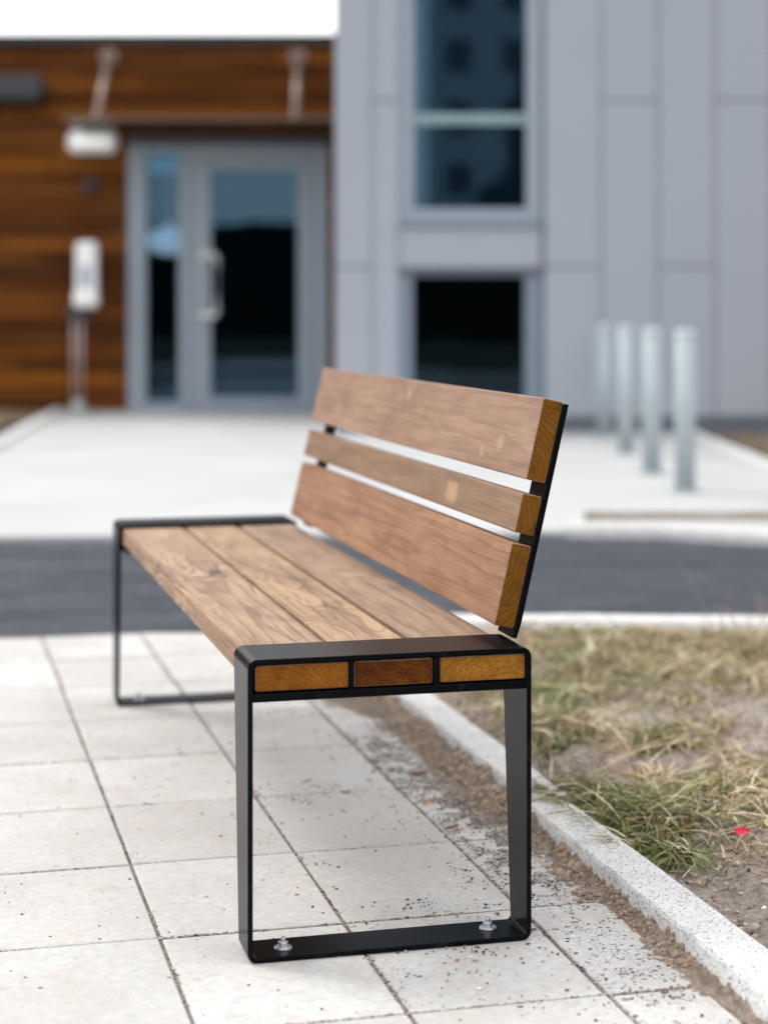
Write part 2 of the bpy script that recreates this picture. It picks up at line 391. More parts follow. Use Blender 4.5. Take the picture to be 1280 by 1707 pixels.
# paving slabs (bench frame of reference), cut off at the road edge
PX, PY = .2915, .3895
def slabs():
    v = []; f = []; rnd = random.Random(3)
    for i in range(-12, 3):
        for j in range(-8, 8):
            x0 = .181+PX*(i-1); x1 = x0+PX; y0 = .150+PY*(j-1); y1 = y0+PY
            if i == 2: x1 = x0+.142
            g = .0024; x0 += g; x1 -= g; y0 += g+rnd.uniform(-.0008, .0008); y1 -= g
            if i == 2:
                if y0 > 1.9: continue
            # clip at the road edge (world y = 5.56)
            c = [Vector((x0, y0, 0)), Vector((x1, y0, 0)), Vector((x1, y1, 0)), Vector((x0, y1, 0))]
            wy = [(BM @ p).y for p in c]
            EDGE = 5.56
            if min(wy) > EDGE-.02: continue
            out = []
            for k in range(4):
                a, b = c[k], c[(k+1) % 4]; wa, wb = wy[k], wy[(k+1) % 4]
                if wa <= EDGE: out.append(a)
                if (wa-EDGE)*(wb-EDGE) < 0: out.append(a.lerp(b, (EDGE-wa)/(wb-wa)))
            c = out; n = len(c); ctr = sum(c, Vector())/n
            dz = rnd.uniform(-.0012, .0012); tx = rnd.uniform(-.002, .002); ty = rnd.uniform(-.002, .002)
            b0 = len(v)
            for ring, (ins, z) in enumerate(((0, -.05), (0, -.004), (.0012, -.0014), (.004, 0))):
                for p in c:
                    q = p+(ctr-p).normalized()*ins*1.3
                    v.append((q.x, q.y, z+dz+(q.x-ctr.x)*tx*2+(q.y-ctr.y)*ty*2))
            for r_ in range(3):
                for k in range(n):
                    a = b0+r_*n+k; b = b0+r_*n+(k+1) % n; f.append((a, b, b+n, a+n))
            f.append(tuple(b0+3*n+k for k in range(n)))
    o = mesh('pavement', v, f, PAVE); o.matrix_world = BM; return structure(o)
slabs()
o = mesh('paving_bed', [(-3.6, -3.2, -.0026), (.66, -3.2, -.0026), (.66, 2.75, -.0026), (-3.6, 4.0, -.0026)], [(0, 1, 2, 3)], SAND)
# bed bounded by the road edge
o.data.vertices[2].co = Vector((*(BMI @ Vector((BM @ Vector((.66, 2.75, 0))).to_tuple())).xy, -.0026))
pA = BMI @ Vector((-4.5, 5.56, 0)); pB = BMI @ Vector((.02, 5.56, 0))
o.data.vertices[3].co = (pA.x, pA.y, -.0026); o.data.vertices[2].co = (.66, min(2.75, pB.y), -.0026)
o.matrix_world = BM; structure(o)

# granite kerb beside the paving: two stones meeting beside the bench
def kerb_stone(y0, y1, x0, x1, zt, seed):
    nx = [(-.002, -.08), (0, .0), (.002, zt*.45), (.005, zt-.006), (.008, zt-.001), (.018, zt), ]
    W = x1-x0
    prof = [(a, b) for a, b in nx] + [(W*k/6, zt) for k in range(2, 6)] + [(W-.008, zt-.001), (W-.002, zt-.006), (W, zt-.03), (W, -.08)]
    n = int((y1-y0)/.008); v = []; f = []; m_ = len(prof)
    for j in range(n+1):
        y = y0+(y1-y0)*j/n
        for k, (a, b) in enumerate(prof):
            p = Vector((x0+a, y, b))
            h = noise.noise_vector(p*14+Vector((seed, 0, 0)))*.0018 + noise.noise_vector(p*55+Vector((seed, 5, 0)))*.0013 + noise.noise_vector(p*160)*.0009
            if 6 <= k <= 10: h = h*.4
            v.append(p+h)
    for j in range(n):
        for k in range(m_-1): a = j*m_+k; f.append((a, a+1, a+m_+1, a+m_))
    f += [tuple(range(m_)), tuple(reversed(range(len(v)-m_, len(v))))]
    o = mesh('kerb', v, f, GRAN); bm = bmesh.new(); bm.from_mesh(o.data); bmesh.ops.recalc_face_normals(bm, faces=bm.faces); bm.to_mesh(o.data); bm.free()
    o.matrix_world = BM; return structure(o)
kerb_stone(-1.6, .605, .632, .727, .043, 1.0)
kerb_stone(.625, 1.93, .647, .738, .046, 5.0)
kerb_stone(1.945, 2.60, .65, .738, .043, 9.0)
kerb_line('kerb', [(-.02, 5.62), (.6, 5.62), (1.2, 5.585), (1.9, 5.50), (3, 5.3), (6, 4.7)], .13, -.06, .048, GRAN, .12)

# soil bed (heightfield) right of the kerb
def hbed(x, y):
    return .022 + .018*noise.fractal((x*4, y*4, .5), .7, 2, 4)*min(1, (x-.70)/.12) + .026*noise.noise((x*11, y*11, 7))*min(1, (x-.70)/.1)+.011*max(0, noise.noise((x*38, y*38, 2)))+.004*noise.noise((x*85, y*85, 2))+.003*noise.noise((x*170, y*170, 4))
def bed():
    v = []; f = []; idx = {}
    xs = [.718+.0075*i for i in range(180)] + [2.05+.03*i for i in range(100)]
    ys = [-1.6+.03*i for i in range(36)] + [-.52+.0085*i for i in range(300)] + [2.03+.02*i for i in range(62)]
    for j, y in enumerate(ys):
        for i, x in enumerate(xs):
            wv = (BM @ Vector((x, y, 0)))
            if wv.y > 5.60-.10*max(0, wv.x-1.2): continue
            z = hbed(x, y)
            if x < .745: z = min(z, .034+.004*noise.noise((y*30, x*30, 1)))
            idx[(i, j)] = len(v); v.append((x, y, z))
    for j in range(len(ys)-1):
        for i in range(len(xs)-1):
            k = [(i, j), (i+1, j), (i+1, j+1), (i, j+1)]
            if all(q in idx for q in k): f.append(tuple(idx[q] for q in k))
    o = mesh('soil_bed', v, f, SOIL, smooth=True); o.matrix_world = BM; return structure(o)
bed()
# dirt drifted against the near side of the kerb, over the cut slabs
def hdirt(x, y):
    wdt = .035+.055*max(0, noise.noise((y*2.1, 1.7, 0))+.35) + .025*noise.noise((y*7, 3.3, 0))
    if y > 1.3: wdt += .05*min(1, (y-1.3)/.4)
    if .62 < y < 1.25: wdt += .035*noise.noise((y*8, .3, 0))+.012
    if y < .5: wdt *= max(.42, 1-(.5-y)*1.5)
    t = (x-(.645-wdt*1.5))/(wdt*1.5)
    t = max(-.9, min(1, t))
    z = -.003+.026*max(0, t)**1.5 if t > 0 else -.003+.006*t
    tt = max(0, min(1, t*1.6))
    lump = max(.12, min(1, (y-.2)/.4))*max(0, noise.noise((x*26, y*26, 1.5)))*.026+max(0, noise.noise((x*60, y*60, 3)))*.013+max(0, noise.noise((x*130, y*130, 3)))*.005
    film = .008*noise.noise((x*45, y*45, 9))+.006*noise.noise((x*16, y*9, 2))+.0035*noise.noise((x*150, y*150, 1))+.003*noise.noise((x*12, y*12, 4))
    return z + lump*tt + film*(1 if t > 0 else max(0, 1+t))
def dirt():
    xs = [.44+.0035*i for i in range(61)]; ys = [-1.5+.02*i for i in range(60)]+[-.3+.0045*i for i in range(620)]
    v = []; f = []; n = len(xs)
    for y in ys:
        for x in xs: v.append((x, y, hdirt(x, y)))
    for j in range(len(ys)-1):
        for i in range(n-1): a = j*n+i; f.append((a, a+1, a+n+1, a+n))
    o = mesh('dirt', v, f, soil('drifted_dirt', (.40, .305, .23), (.60, .51, .43)), smooth=True); o.matrix_world = BM; return structure(o)
dirt()

# ------------------------------------------------------------------ loose stone chips (stuff)
ICO = None
def ico():
    bm = bmesh.new(); bmesh.ops.create_icosphere(bm, subdivisions=1, radius=1)
    v = [x.co.copy() for x in bm.verts]; f = [tuple(q.index for q in p.verts) for p in bm.faces]; bm.free(); return v, f
IV, IF = ico()
def chips(name, items, label, cat):
    """items: (x, y, z, r, colour)"""
    v = []; f = []; cols = []; rn = random.Random(5)
    for (x, y, z, r, c) in items:
        big = r > .0028
        rot = Matrix.Rotation(rn.uniform(0, 6.3), 3, 'Z') @ Matrix.Rotation(rn.uniform(0, 6.3), 3, 'X')
        sx, sy, sz = r*rn.uniform(.8, 1.3 if big else 2.1), r*rn.uniform(.55+.2*big, 1.0), r*rn.uniform(.4+.3*big, .75+.2*big); b = len(v)
        for q in IV:
            p = rot @ Vector((q.x*rn.uniform(.75, 1.2), q.y*rn.uniform(.75, 1.2), q.z*rn.uniform(.75, 1.2)))
            v.append((x+p.x*sx, y+p.y*sy, z+p.z*sz)); cols.append((*c, 1))
        f += [tuple(b+k for k in t) for t in IF]
    o = mesh(name, v, f, STONES, cols=cols); o.matrix_world = BM
    return tag(o, label, cat, kind='stuff')
rn = random.Random(11)
def chipcol():
    u = rn.random()
    if u < .42: g = rn.uniform(.03, .10); return (g, g, g*1.12)
    if u < .60: return (rn.uniform(.16, .3), rn.uniform(.07, .12), rn.uniform(.05, .09))
    if u < .85: g = rn.uniform(.25, .45); return (g, g*.97, g*.93)
    g = rn.uniform(.6, .85); return (g, g, g)
items = []
def dens(x, y):
    b = .03
    k = max(0, noise.noise((x*5, y*5, 8.8))+.1)*(.15+2.2*max(0, noise.noise((x*17, y*17, 3.1))+.08))
    if x > -.05: b += 1.1*k*min(1, (x-.0)/.25)
    if x > .42: b += .5*max(0, noise.noise((x*7, y*7, 2.2))+.25)
    if x > .46 and .85 < y < 1.55: b += 1.2*max(0, noise.noise((x*12, y*12, 4.2))+.45)
    if y > 1.7: b *= .5
    if x < -.1: b *= .35
    return b
for _ in range(90000):
    x = rn.uniform(-1.3, .64); y = rn.uniform(-.7, 2.4)
    if rn.random() > dens(x, y)*.8: continue
    r = rn.choice((.0007, .001, .0013, .0018, .0024)) * rn.uniform(.7, 1.2)
    z = max(0.0005, hdirt(x, y)) if x > .44 else .0005
    items.append((x, y, z+r*.2, r, chipcol()))
for _ in range(26000):                        # chips lodged in the joints
    if rn.random() < .5:
        k = rn.randint(-5, 2); x = .181+PX*(k-1)+rn.gauss(0, .0030+.0018*(k > -1)); y = rn.uniform(-.7, 2.8)
    else:
        k = rn.randint(-2, 7); y = .150+PY*(k-1)+rn.gauss(0, .002); x = rn.uniform(-1.3, .62)
    if noise.noise((x*6, y*6, 1)) < -.22+.2*(x < -.1): continue
    cc = chipcol() if rn.random() < .55 else (rn.uniform(.35, .5), rn.uniform(.3, .42), rn.uniform(.25, .36)); items.append((x, y, -.0008, rn.uniform(.0007, .0019), cc))
for _ in range(9500):                         # grit heaped on the open strip by the kerb
    y = rn.choice((rn.gauss(1.2, .2), rn.gauss(1.1, .25), rn.gauss(.72, .1), rn.uniform(-.3, .6), rn.gauss(.45, .1))); x = rn.gauss(.545 if y < .8 else .53, .034)
    if x > .64 or x < .474 or noise.noise((x*20, y*20, 6)) < -.12: continue
    g = rn.uniform(.2, .5); cc = chipcol() if rn.random() < .6 else (g, g*.96, g*.9)
    items.append((x, y, max(0, hdirt(x, y))+.0006, rn.choice((.0008, .0011, .0015, .0022))*rn.uniform(.8, 1.2), cc))
chips('gravel', items, 'fine grey, white and rust coloured grit strewn over the pale paving slabs', 'gravel')
items = []
for _ in range(9000):
    x = rn.uniform(.73, 2.3); y = rn.uniform(-.5, 2.3)
    r = rn.choice((.001, .0015, .002, .003, .0045))*rn.uniform(.7, 1.2)
    c = chipcol() if rn.random() < .5 else (rn.uniform(.2, .4), rn.uniform(.16, .3), rn.uniform(.12, .25))
    items.append((x, y, hbed(x, y)+r*.2, r, c))
for _ in range(1500):
    y = rn.uniform(-.2, 2.2); x = .64-abs(rn.gauss(0, .03)); r = rn.uniform(.002, .006)
    g = rn.uniform(.7, 1.2); items.append((x, y, hdirt(x, y)+r*.1, r, (.36*g, .265*g, .19*g)))
for _ in range(6500):
    x = rn.uniform(.745, 2.2); y = rn.uniform(-.4, 2.3)
    if noise.noise((x*5, y*5, 3)) < rn.uniform(-.5, .3): continue
    r = rn.uniform(.003, .0065)*(1.5 if rn.random() < .12 else 1); g = rn.uniform(.6, 1.25)
    items.append((x, y, hbed(x, y)+r*.15, r, (.44*g, .35*g, .285*g)))
for _ in range(3600):
    y = rn.uniform(.1, 2.2); x = .645-abs(rn.gauss(0, .026)); r = rn.choice((.0014, .002, .003, .0045, .007))*rn.uniform(.8, 1.2); g = rn.uniform(.75, 1.05)
    if noise.noise((x*9, y*9, 1)) < -.05: continue
    items.append((x, y, hdirt(x, y)+r*.1, r, (.42*g, .325*g, .25*g)))
chips('soil_crumbs', items, 'small stones and crumbs of soil lying on the brown planting bed', 'pebbles')

# ------------------------------------------------------------------ grass (stuff)
GREEN = [(.17, .22, .05), (.24, .29, .08), (.07, .10, .025), (.33, .36, .15), (.15, .16, .05), (.10, .14, .035)]
STRAW = [(.74, .61, .38), (.60, .44, .25), (.86, .78, .60), (.30, .18, .09), (.70, .60, .42), (.44, .29, .16), (.16, .10, .055)]
class Grass:
    def __init__(s): s.v = []; s.f = []; s.c = []
    def blade(s, x, y, z, L, az, lift, droop, wd, col, segs=5, twist=0):
        b = len(s.v); p = Vector((x, y, z)); el = lift; a = az
        for k in range(segs+1):
            t = k/segs; wk = wd*(1-t**2.2)*.5+.0002
            side = Vector((-math.sin(a+twist*t), math.cos(a+twist*t), .35*math.sin(twist*3*t))).normalized()
            s.v += [p-side*wk, p+side*wk]
            sh = 1-.12*t if t > .7 else 1
            cc = (col[0]*sh, col[1]*sh, col[2]*sh, 1); s.c += [cc, cc]
            p = p+Vector((math.cos(a)*math.cos(el), math.sin(a)*math.cos(el), math.sin(el)))*(L/segs)
            gz = hbed(p.x, p.y) if p.x > .70 else (.046 if p.x > .63 else max(0, hdirt(p.x, p.y)) if p.x > .44 else 0)
            if p.z < gz+.002: p.z = gz+.002+rg.random()*.004; el = max(el, .05)
            el -= droop/segs; a += rg.uniform(-.14, .14)
        for k in range(segs):
            q = b+2*k; s.f.append((q, q+1, q+3, q+2))
    def clump(s, x, y, n, rad, L, green, az0=None, spread=6.3, lift=(.0, .75), z=None):
        for _ in range(n):
            rr = rad*math.sqrt(rg.random()); th = rg.uniform(0, 6.283)
            px, py = x+rr*math.cos(th), y+rr*math.sin(th)
            if px < .73: continue
            wv = BM @ Vector((px, py, 0))
            if wv.y > 5.45: continue
            a = rg.uniform(0, 6.283) if az0 is None else az0+rg.gauss(0, spread)
            if (px-.96)**2+(py-.33)**2 < .0075: continue
            col = rg.choice(GREEN if rg.random() < green else STRAW); g = rg.uniform(.75, 1.3)
            s.blade(px, py, hbed(px, py)-.002+(rg.random()*.012), L*rg.uniform(.4, 1.75), a, rg.uniform(*lift), rg.uniform(.6, 2.6), rg.uniform(.0012, .0048), tuple(q*g for q in col), twist=rg.uniform(-1, 1))
rg = random.Random(21); G = Grass()
for _ in range(24):                           # heaps of dead straw and darker thatch
    x = rg.uniform(.8, 2.0); y = rg.uniform(.3, 2.3)
    if (BM @ Vector((x, y, 0))).y > 5.35: continue
    G.clump(x, y, rg.randint(60, 150), rg.uniform(.03, .09), rg.uniform(.08, .16), rg.choice((0, 0, .1, .8)), rg.uniform(0, 6.3), .9, (0, .5))
for (x, y, n, rad, L, gr) in [(.76, .70, 160, .03, .06, .5), (.75, .60, 160, .03, .07, .6), (.79, .28, 120, .03, .06, .8), (.80, .56, 420, .09, .085, .62), (.83, .50, 420, .08, .09, .7), (.92, .58, 380, .10, .085, .6), (.775, .63, 260, .06, .07, .6),
        (.765, .33, 150, .035, .075, .75), (.79, .40, 260, .06, .08, .6), (.86, .42, 200, .07, .07, .35), (1.05, .69, 300, .09, .08, .5), (1.09, .63, 300, .09, .08, .45), (1.10, .54, 120, .07, .08, .3),
        (.87, 1.13, 260, .08, .08, .65), (.96, 1.22, 200, .12, .08, .45), (.93, 1.36, 260, .12, .08, .6), (1.13, 1.08, 260, .08, .08, .6), (1.25, 1.2, 120, .08, .08, .5), (1.06, 1.04, 160, .05, .06, .5),
        (1.0, 1.6, 350, .16, .08, .5), (1.09, 1.84, 350, .16, .08, .45), (1.2, 1.7, 300, .16, .09, .4), (1.35, 1.86, 400, .18, .09, .45), (1.5, 1.8, 380, .18, .09, .35), (1.55, 1.62, 260, .14, .09, .3),
        (1.4, 2.2, 500, .22, .09, .4), (1.56, 2.17, 450, .2, .09, .35), (1.72, 2.1, 450, .2, .10, .25), (1.8, 2.0, 400, .2, .11, .2), (1.27, 2.25, 450, .2, .09, .4), (1.0, 2.2, 350, .2, .08, .4), (1.95, 1.8, 260, .2, .1, .3), (1.3, 1.45, 160, .12, .07, .35)]:
    G.clump(x, y, n, rad, L, gr)
for (x, y, n, rad, L, gr, az, sp) in [(.73, .67, 70, .03, .075, .9, 3.0, .5), (.80, .26, 50, .025, .08, .9, -2.0, .5), (.85, .55, 160, .1, .13, .6, -.2, .5), (1.0, .55, 120, .14, .15, .4, .3, .6), (.80, .66, 90, .05, .10, .5, 2.9, .5)]:
    G.clump(x, y, n, rad, L, gr, az, sp, (.02, .5))
for _ in range(7000):                         # low matted layer
    x = rg.uniform(.74, 2.3); y = rg.uniform(.15, 2.5)
    k = noise.noise((x*2.6, y*2.6, 11))+.45*noise.noise((x*8, y*8, 5))+(.17 if y > 1.35 else .0)
    if k < .17 or (BM @ Vector((x, y, 0))).y > 5.42: continue
    g = rg.uniform(.6, 1.2); col = rg.choice(GREEN if rg.random() < .42 else STRAW)
    G.blade(x, y, hbed(x, y)+rg.uniform(0, .015), rg.uniform(.03, .11), rg.uniform(0, 6.3), rg.uniform(.0, .7), rg.uniform(.2, 1.6), rg.uniform(.001, .0048), tuple(q*g for q in col), twist=rg.uniform(-2, 2))
for _ in range(2200):                         # scattered straw litter lying flat
    x = rg.uniform(.73, 2.2); y = rg.uniform(.1, 2.4)
    if noise.noise((x*3.2, y*3.2, 6)) < -.1 and y < 1.4: continue
    if (BM @ Vector((x, y, 0))).y > 5.42: continue
    g = rg.uniform(.7, 1.2)
    G.blade(x, y, hbed(x, y)+.004, rg.uniform(.03, .13), rg.uniform(0, 6.3), rg.uniform(0, .3), rg.uniform(.1, .8), rg.uniform(.001, .0025), tuple(q*g for q in rg.choice(STRAW)))
for (x, y, L, az, li, dr) in [(.99, 1.0, .24, 2.3, .9, 1.9), (1.0, 1.0, .22, 2.0, .9, 1.5), (.90, .88, .36, .35, .35, .6), (.98, .86, .30, .6, .5, .8), (.92, .93, .34, .15, .25, .3), (1.0, .50, .30, .75, .25, .3), (.98, .48, .34, .35, .2, .3), (.80, 1.25, .3, -.2, .4, .8),
                             (.86, .50, .22, .2, .6, .9), (.95, .74, .34, .25, .2, .3), (1.12, .9, .3, .2, .3, .4), (1.02, .40, .2, .5, .3, .5), (.90, .36, .22, .1, .15, .2), (1.05, .42, .24, 2.6, .2, .3)]:
    for q in range(2): G.blade(x+rg.uniform(-.01, .01), y+rg.uniform(-.01, .01), hbed(x, y)+.004, L*rg.uniform(.8, 1.05), az+rg.uniform(-.08, .08), li, dr, .0032, rg.choice(STRAW[:3]), 12)
for _ in range(60):                           # taller dry weeds at the back of the bed
    x = rg.gauss(1.83, .13); y = rg.gauss(2.02, .13)
    G.blade(x, y, hbed(x, y), rg.uniform(.12, .24), rg.uniform(0, 6.3), rg.uniform(.7, 1.35), rg.uniform(.4, 1.5), rg.uniform(.0015, .003), rg.choice([(.42, .28, .17), (.34, .2, .12), (.5, .38, .24)]), 8)
o = mesh('grass', G.v, G.f, BLADES, cols=G.c); o.matrix_world = BM
tag(o, 'matted green and straw coloured grass growing over the brown bed behind the kerb', 'grass', kind='stuff')

# dead leaves and a pink scrap
def leaf_mesh(L, W, curl, seed):
    rr = random.Random(seed); v = []; f = []; n = 8
    for i in range(n+1):
        t = i/n; wv = W*math.sin(math.pi*min(1, t*.95+.03))**.8*(1-.3*t)
        for k in (-1, -.5, 0, .5, 1):
            v.append(((t-.5)*L, k*wv*.5*rr.uniform(.9, 1.1), curl*(k*k*.5+(t-.5)**2)*L+rr.uniform(0, .0006)))
    for i in range(n):
        for k in range(4): a = i*5+k; f.append((a, a+1, a+6, a+5))
    return v, f
def leafmat(name, a, b):
    m = M(name); return m.out(m.mix(m.noise(m.O, 150, 4), a, b), .55, .4)
LM = [leafmat('orange_leaf', (.30, .11, .035), (.16, .06, .02)), leafmat('tan_leaf', (.50, .29, .16), (.36, .18, .09)), leafmat('red_leaf', (.26, .07, .035), (.15, .05, .03))]
for (x, y, L, W, rz, mi, lab) in [(.535, 1.00, .042, .013, .15, 0, 'long orange brown dead leaf by the largest clod against the kerb'), (.497, .785, .030, .015, .3, 1, 'pale tan oval dead leaf on the grit beside the paving edge'),
        (.492, .605, .036, .013, .5, 0, 'orange curled dead leaf in dark grit nearest the paving joint'), (.558, .545, .019, .012, .2, 0, 'small bright orange dead leaf close to the back bench leg'), (.468, 1.13, .026, .008, .1, 2, 'dark red sliver of dead leaf on the grit farthest from the camera')]:
    v, f = leaf_mesh(L*.8, W*.8, .3, int(x*1000)); o = mesh('dead_leaf', v, f, LM[mi], smooth=True)
    o.matrix_world = BM @ Matrix.Translation((x, y, max(0.001, hdirt(x, y))+.003)) @ Matrix.Rotation(rz, 4, 'Z') @ Matrix.Rotation(.15, 4, 'X')
    tag(o, lab, 'leaf', 'dead leaves lying on the grit beside the kerb')
v, f = leaf_mesh(.027, .022, .9, 4)
o = mesh('plastic_scrap', v, f, simple('pink_plastic', (.85, .10, .20), .4, .4), smooth=True)
o.matrix_world = BM @ Matrix.Translation((.955, .350, hbed(.955, .35)+.016)) @ Matrix.Rotation(-.3, 4, 'Z') @ Matrix.Rotation(.9, 4, 'X')
tag(o, 'bright pink scrap lying among dry stalks on the brown soil', 'litter')

# ------------------------------------------------------------------ the bench
bench = empty('park_bench', BO, YAW, 'slatted brown wood park bench on two black steel loop frames, bolted to the paving', 'bench')
H, D, LB, T, WT, WB = .45, .4412, 1.916, .0078, .125, .080
def loop_frame(flip):
    def path(ins):
        r = max(.0145-ins, .004); pts = []
        for (cx, cz, a0) in ((ins+r, ins+r, 180), (D-ins-r, ins+r, 270), (D-ins-r, H-ins-r, 0), (ins+r, H-ins-r, 90)):
            for k in range(7):
                a = R(a0+90*k/6); pts.append((cx+r*math.cos(a), cz+r*math.sin(a)))
        return pts
    o_, i_ = path(0), path(T); n = len(o_); v = []; f = []; e = .0009
    for pts, pp in ((o_, i_), (i_, o_)):
        for wh in (0, 1):
            pass
    rings = []
    def ring(pts, yf): rings.append([(p[0], yf(p[1]), p[1]) for p in pts])
    mid = lambda A, B, t: [(a[0]+(b[0]-a[0])*t, a[1]+(b[1]-a[1])*t) for a, b in zip(A, B)]
    yn = lambda z: 0.0
    yf = lambda z: WB+(WT-WB)*min(1, max(0, z/H))
    t = e/T
    ring(o_, lambda z: yn(z)+e); ring(mid(o_, i_, t), yn); ring(mid(o_, i_, 1-t), yn); ring(i_, lambda z: yn(z)+e)
    ring(i_, lambda z: yf(z)-e); ring(mid(o_, i_, 1-t), yf); ring(mid(o_, i_, t), yf); ring(o_, lambda z: yf(z)-e)
    for rg_ in rings: v += rg_
    m_ = len(rings)
    for a in range(m_):
        b = (a+1) % m_
        for k in range(n):
            k2 = (k+1) % n; f.append((a*n+k, a*n+k2, b*n+k2, b*n+k))
    if flip: v = [(x, LB-y, z) for x, y, z in v]
    o = mesh('loop_frame', v, f, STEEL, bench); bm = bmesh.new(); bm.from_mesh(o.data); bmesh.ops.recalc_face_normals(bm, faces=bm.faces); bm.to_mesh(o.data); bm.free()
    return o
PL = [(.0125, .1545), (.1625, .2855), (.2965, .4330)]
for flip in (False, True):
    fr = loop_frame(flip)
    Y = (lambda y: LB-y) if flip else (lambda y: y)
    def bx(mb, x0, x1, y0, y1, z0, z1, bev=.0006):
        ya, yb = sorted((Y(y0), Y(y1))); mb.box((x0, ya, z0), (x1, yb, z1), bev, 1)
    mb = MB()                                    # rail and dividers that box in the plank ends
    bx(mb, T+.0001, D-T-.0001, .0015, .112, .3865, .3985)
    bx(mb, .1553, .1617, .002, .10, .3990, H-T-.0002); bx(mb, .2863, .2957, .002, .10, .3990, H-T-.0002)
    mb.build('seat_rail', STEEL, fr)
    for bxp, byp in ((.060, .036), (.385, .046)):
        m2 = MB(); y = Y(byp)
        m2.cyl((bxp, y, T), (bxp, y, T+.0022), .0135, n=32, bev=.0006)
        m2.cyl((bxp, y, T+.0023), (bxp, y, T+.0038), .0112, n=32, bev=.0005)
        m2.cyl((bxp, y, T+.0039), (bxp, y, T+.0105), .0078, n=6, bev=.0008)
        m2.cyl((bxp, y, T+.0106), (bxp, y, T+.0165), .0040, n=16, bev=.0008)
        m2.build('anchor_bolt', BOLT, fr)
    for bxp in (.022,):
        m2 = MB(); y = Y(.128)
        m2.box((.004, min(Y(.112), Y(.126)), .386), (.05, max(Y(.112), Y(.126)), .3945), .001, 1)
        m2.cyl((bxp, y-.006*(-1 if flip else 1), .3855), (bxp, y-.006*(-1 if flip else 1), .380), .006, n=6)
        m2.build('bracket', STEEL, fr)
A1, A2, A3 = (.245, .160, .118), (.36, .262, .205), (.170, .105, .078)
EG = [((.20, .066, .007), (.31, .112, .014)), ((.065, .016, .003), (.19, .058, .006)), ((.25, .098, .012), (.36, .155, .022))]
SP = [wood('seat_wood', (0.265, 0.160, 0.100), (0.430, 0.291, 0.187), (0.115, 0.065, 0.043), .07, -.045, 1.3, 1, (.62, 1.35), ringw=.0105, blotch=.6),
      wood('seat_wood', (0.260, 0.156, 0.093), (0.450, 0.300, 0.178), (0.115, 0.065, 0.040), .09, -.05, 4.1, .5, (.1, 1.8), ringw=.014, blotch=.6),
      wood('seat_wood', (0.275, 0.177, 0.116), (0.385, 0.266, 0.178), (0.130, 0.079, 0.053), .05, -.06, 7.7, 0, knots=((.07, .9, .038, .014),), ringw=.012, blotch=.6)]
def plank(name, x1, y1, z1, loc, rot, mats, bev=.0028):
    mb = MB(); mb.box((0, 0, 0), (x1, y1, z1), bev, 3)
    for f in mb.bm.faces:
        if abs(f.normal.y) > .8: f.material_index = 1
    o = mb.build(name, mats, bench); o.location = loc; o.rotation_euler = rot
    for p in o.data.polygons: p.use_smooth = False
    return o
for k, (x0, x1) in enumerate(PL):
    # rear plank reaches a touch beyond the frame's inner face in depth
    o = plank('seat_plank', x1-x0, LB-.012, .0385, (x0, .006, .4010), (0, 0, 0), [SP[k], endgrain('end_grain', *EG[k], k*2.2, .03+.04*k, -.05)])
TH = .2262; BX, BZ, Y0, Y1 = .4114, .4757, .092, 1.732
BP = [wood('back_wood', (0.270, 0.136, 0.073), (0.370, 0.207, 0.120), (0.135, 0.059, 0.030), -.05, .05, 11.1, 0, (0, 1.7), ringw=.013, blotch=.5),
      wood('back_wood', (0.215, 0.128, 0.077), (0.300, 0.192, 0.117), (0.105, 0.061, 0.037), -.06, .03, 13.7, 0, patch=(0, .375, .030, .040, .0205), ringw=.011, blotch=.38),
      wood('back_wood', (0.265, 0.153, 0.100), (0.365, 0.236, 0.160), (0.145, 0.083, 0.057), -.07, .10, 17.9, 0, (.1, 1.5), knots=((0, .165, .047, .008), (0, .255, .028, .006), (0, .80, .105, .007)), ringw=.016, blotch=.36)]
for k, (s0, s1) in enumerate(((-.0058, .1274), (.1439, .2076), (.2295, .3624))):
    loc = (BX+s0*math.sin(TH), Y0, BZ+s0*math.cos(TH))
    o = plank('back_plank', .0343, Y1-Y0, s1-s0, loc, (0, TH, 0), [BP[k], endgrain('end_grain', (.14, .054, .006), (.235, .096, .013), 9+k, -.12, .12-.1*k)])
    if k == 1: o['label'] = 'narrow middle back plank with a pale sanded patch'
# flat steel uprights behind the back planks
def upright(ya, yb):
    n = Vector((math.cos(TH), 0, -math.sin(TH))); s = Vector((math.sin(TH), 0, math.cos(TH))); B = Vector((BX, 0, BZ))
    P = [Vector((.4385, 0, .4490)), B+s*.004+n*.0347, B+s*.030+n*.0347, B+s*.3600+n*.0347]
    nn = [n, n, n, n]
    v = []; f = []
    for p, q in zip(P, nn):
        for (dn, y) in ((0, ya), (.0085, ya), (.0085, yb), (0, yb)):
            c = p+q*dn; v.append((c.x, y, c.z))
    for i in range(3):
        for k in range(4): a = i*4+k; b = i*4+(k+1) % 4; f.append((a, b, b+4, a+4))
    f += [(3, 2, 1, 0), (12, 13, 14, 15)]
    mb = MB(); t = bmesh.new(); vs = [t.verts.new(p) for p in v]
    for q in f: t.faces.new([vs[k] for k in q])
    bmesh.ops.recalc_face_normals(t, faces=t.faces)
    bmesh.ops.bevel(t, geom=[e for e in t.edges if len(e.link_faces) == 2 and e.calc_face_angle(0) > .6], offset=.0008, segments=1, affect='EDGES')
    mb.add(t); o = mb.build('back_support', STEEL, bench)
    for sv in (.055, .095, .176, .285, .325):
        m2 = MB(); c = B+s*sv+n*(.0347+.0086); y = (ya+yb)/2
        e = c+n*.0035; m2.cyl((c.x, y-.012, c.z), (e.x, y-.012, e.z), .0065, .0045, n=16); m2.build('screw_head', STEEL, o)
    return o
upright(.0895, .163); upright(1.640, 1.722)

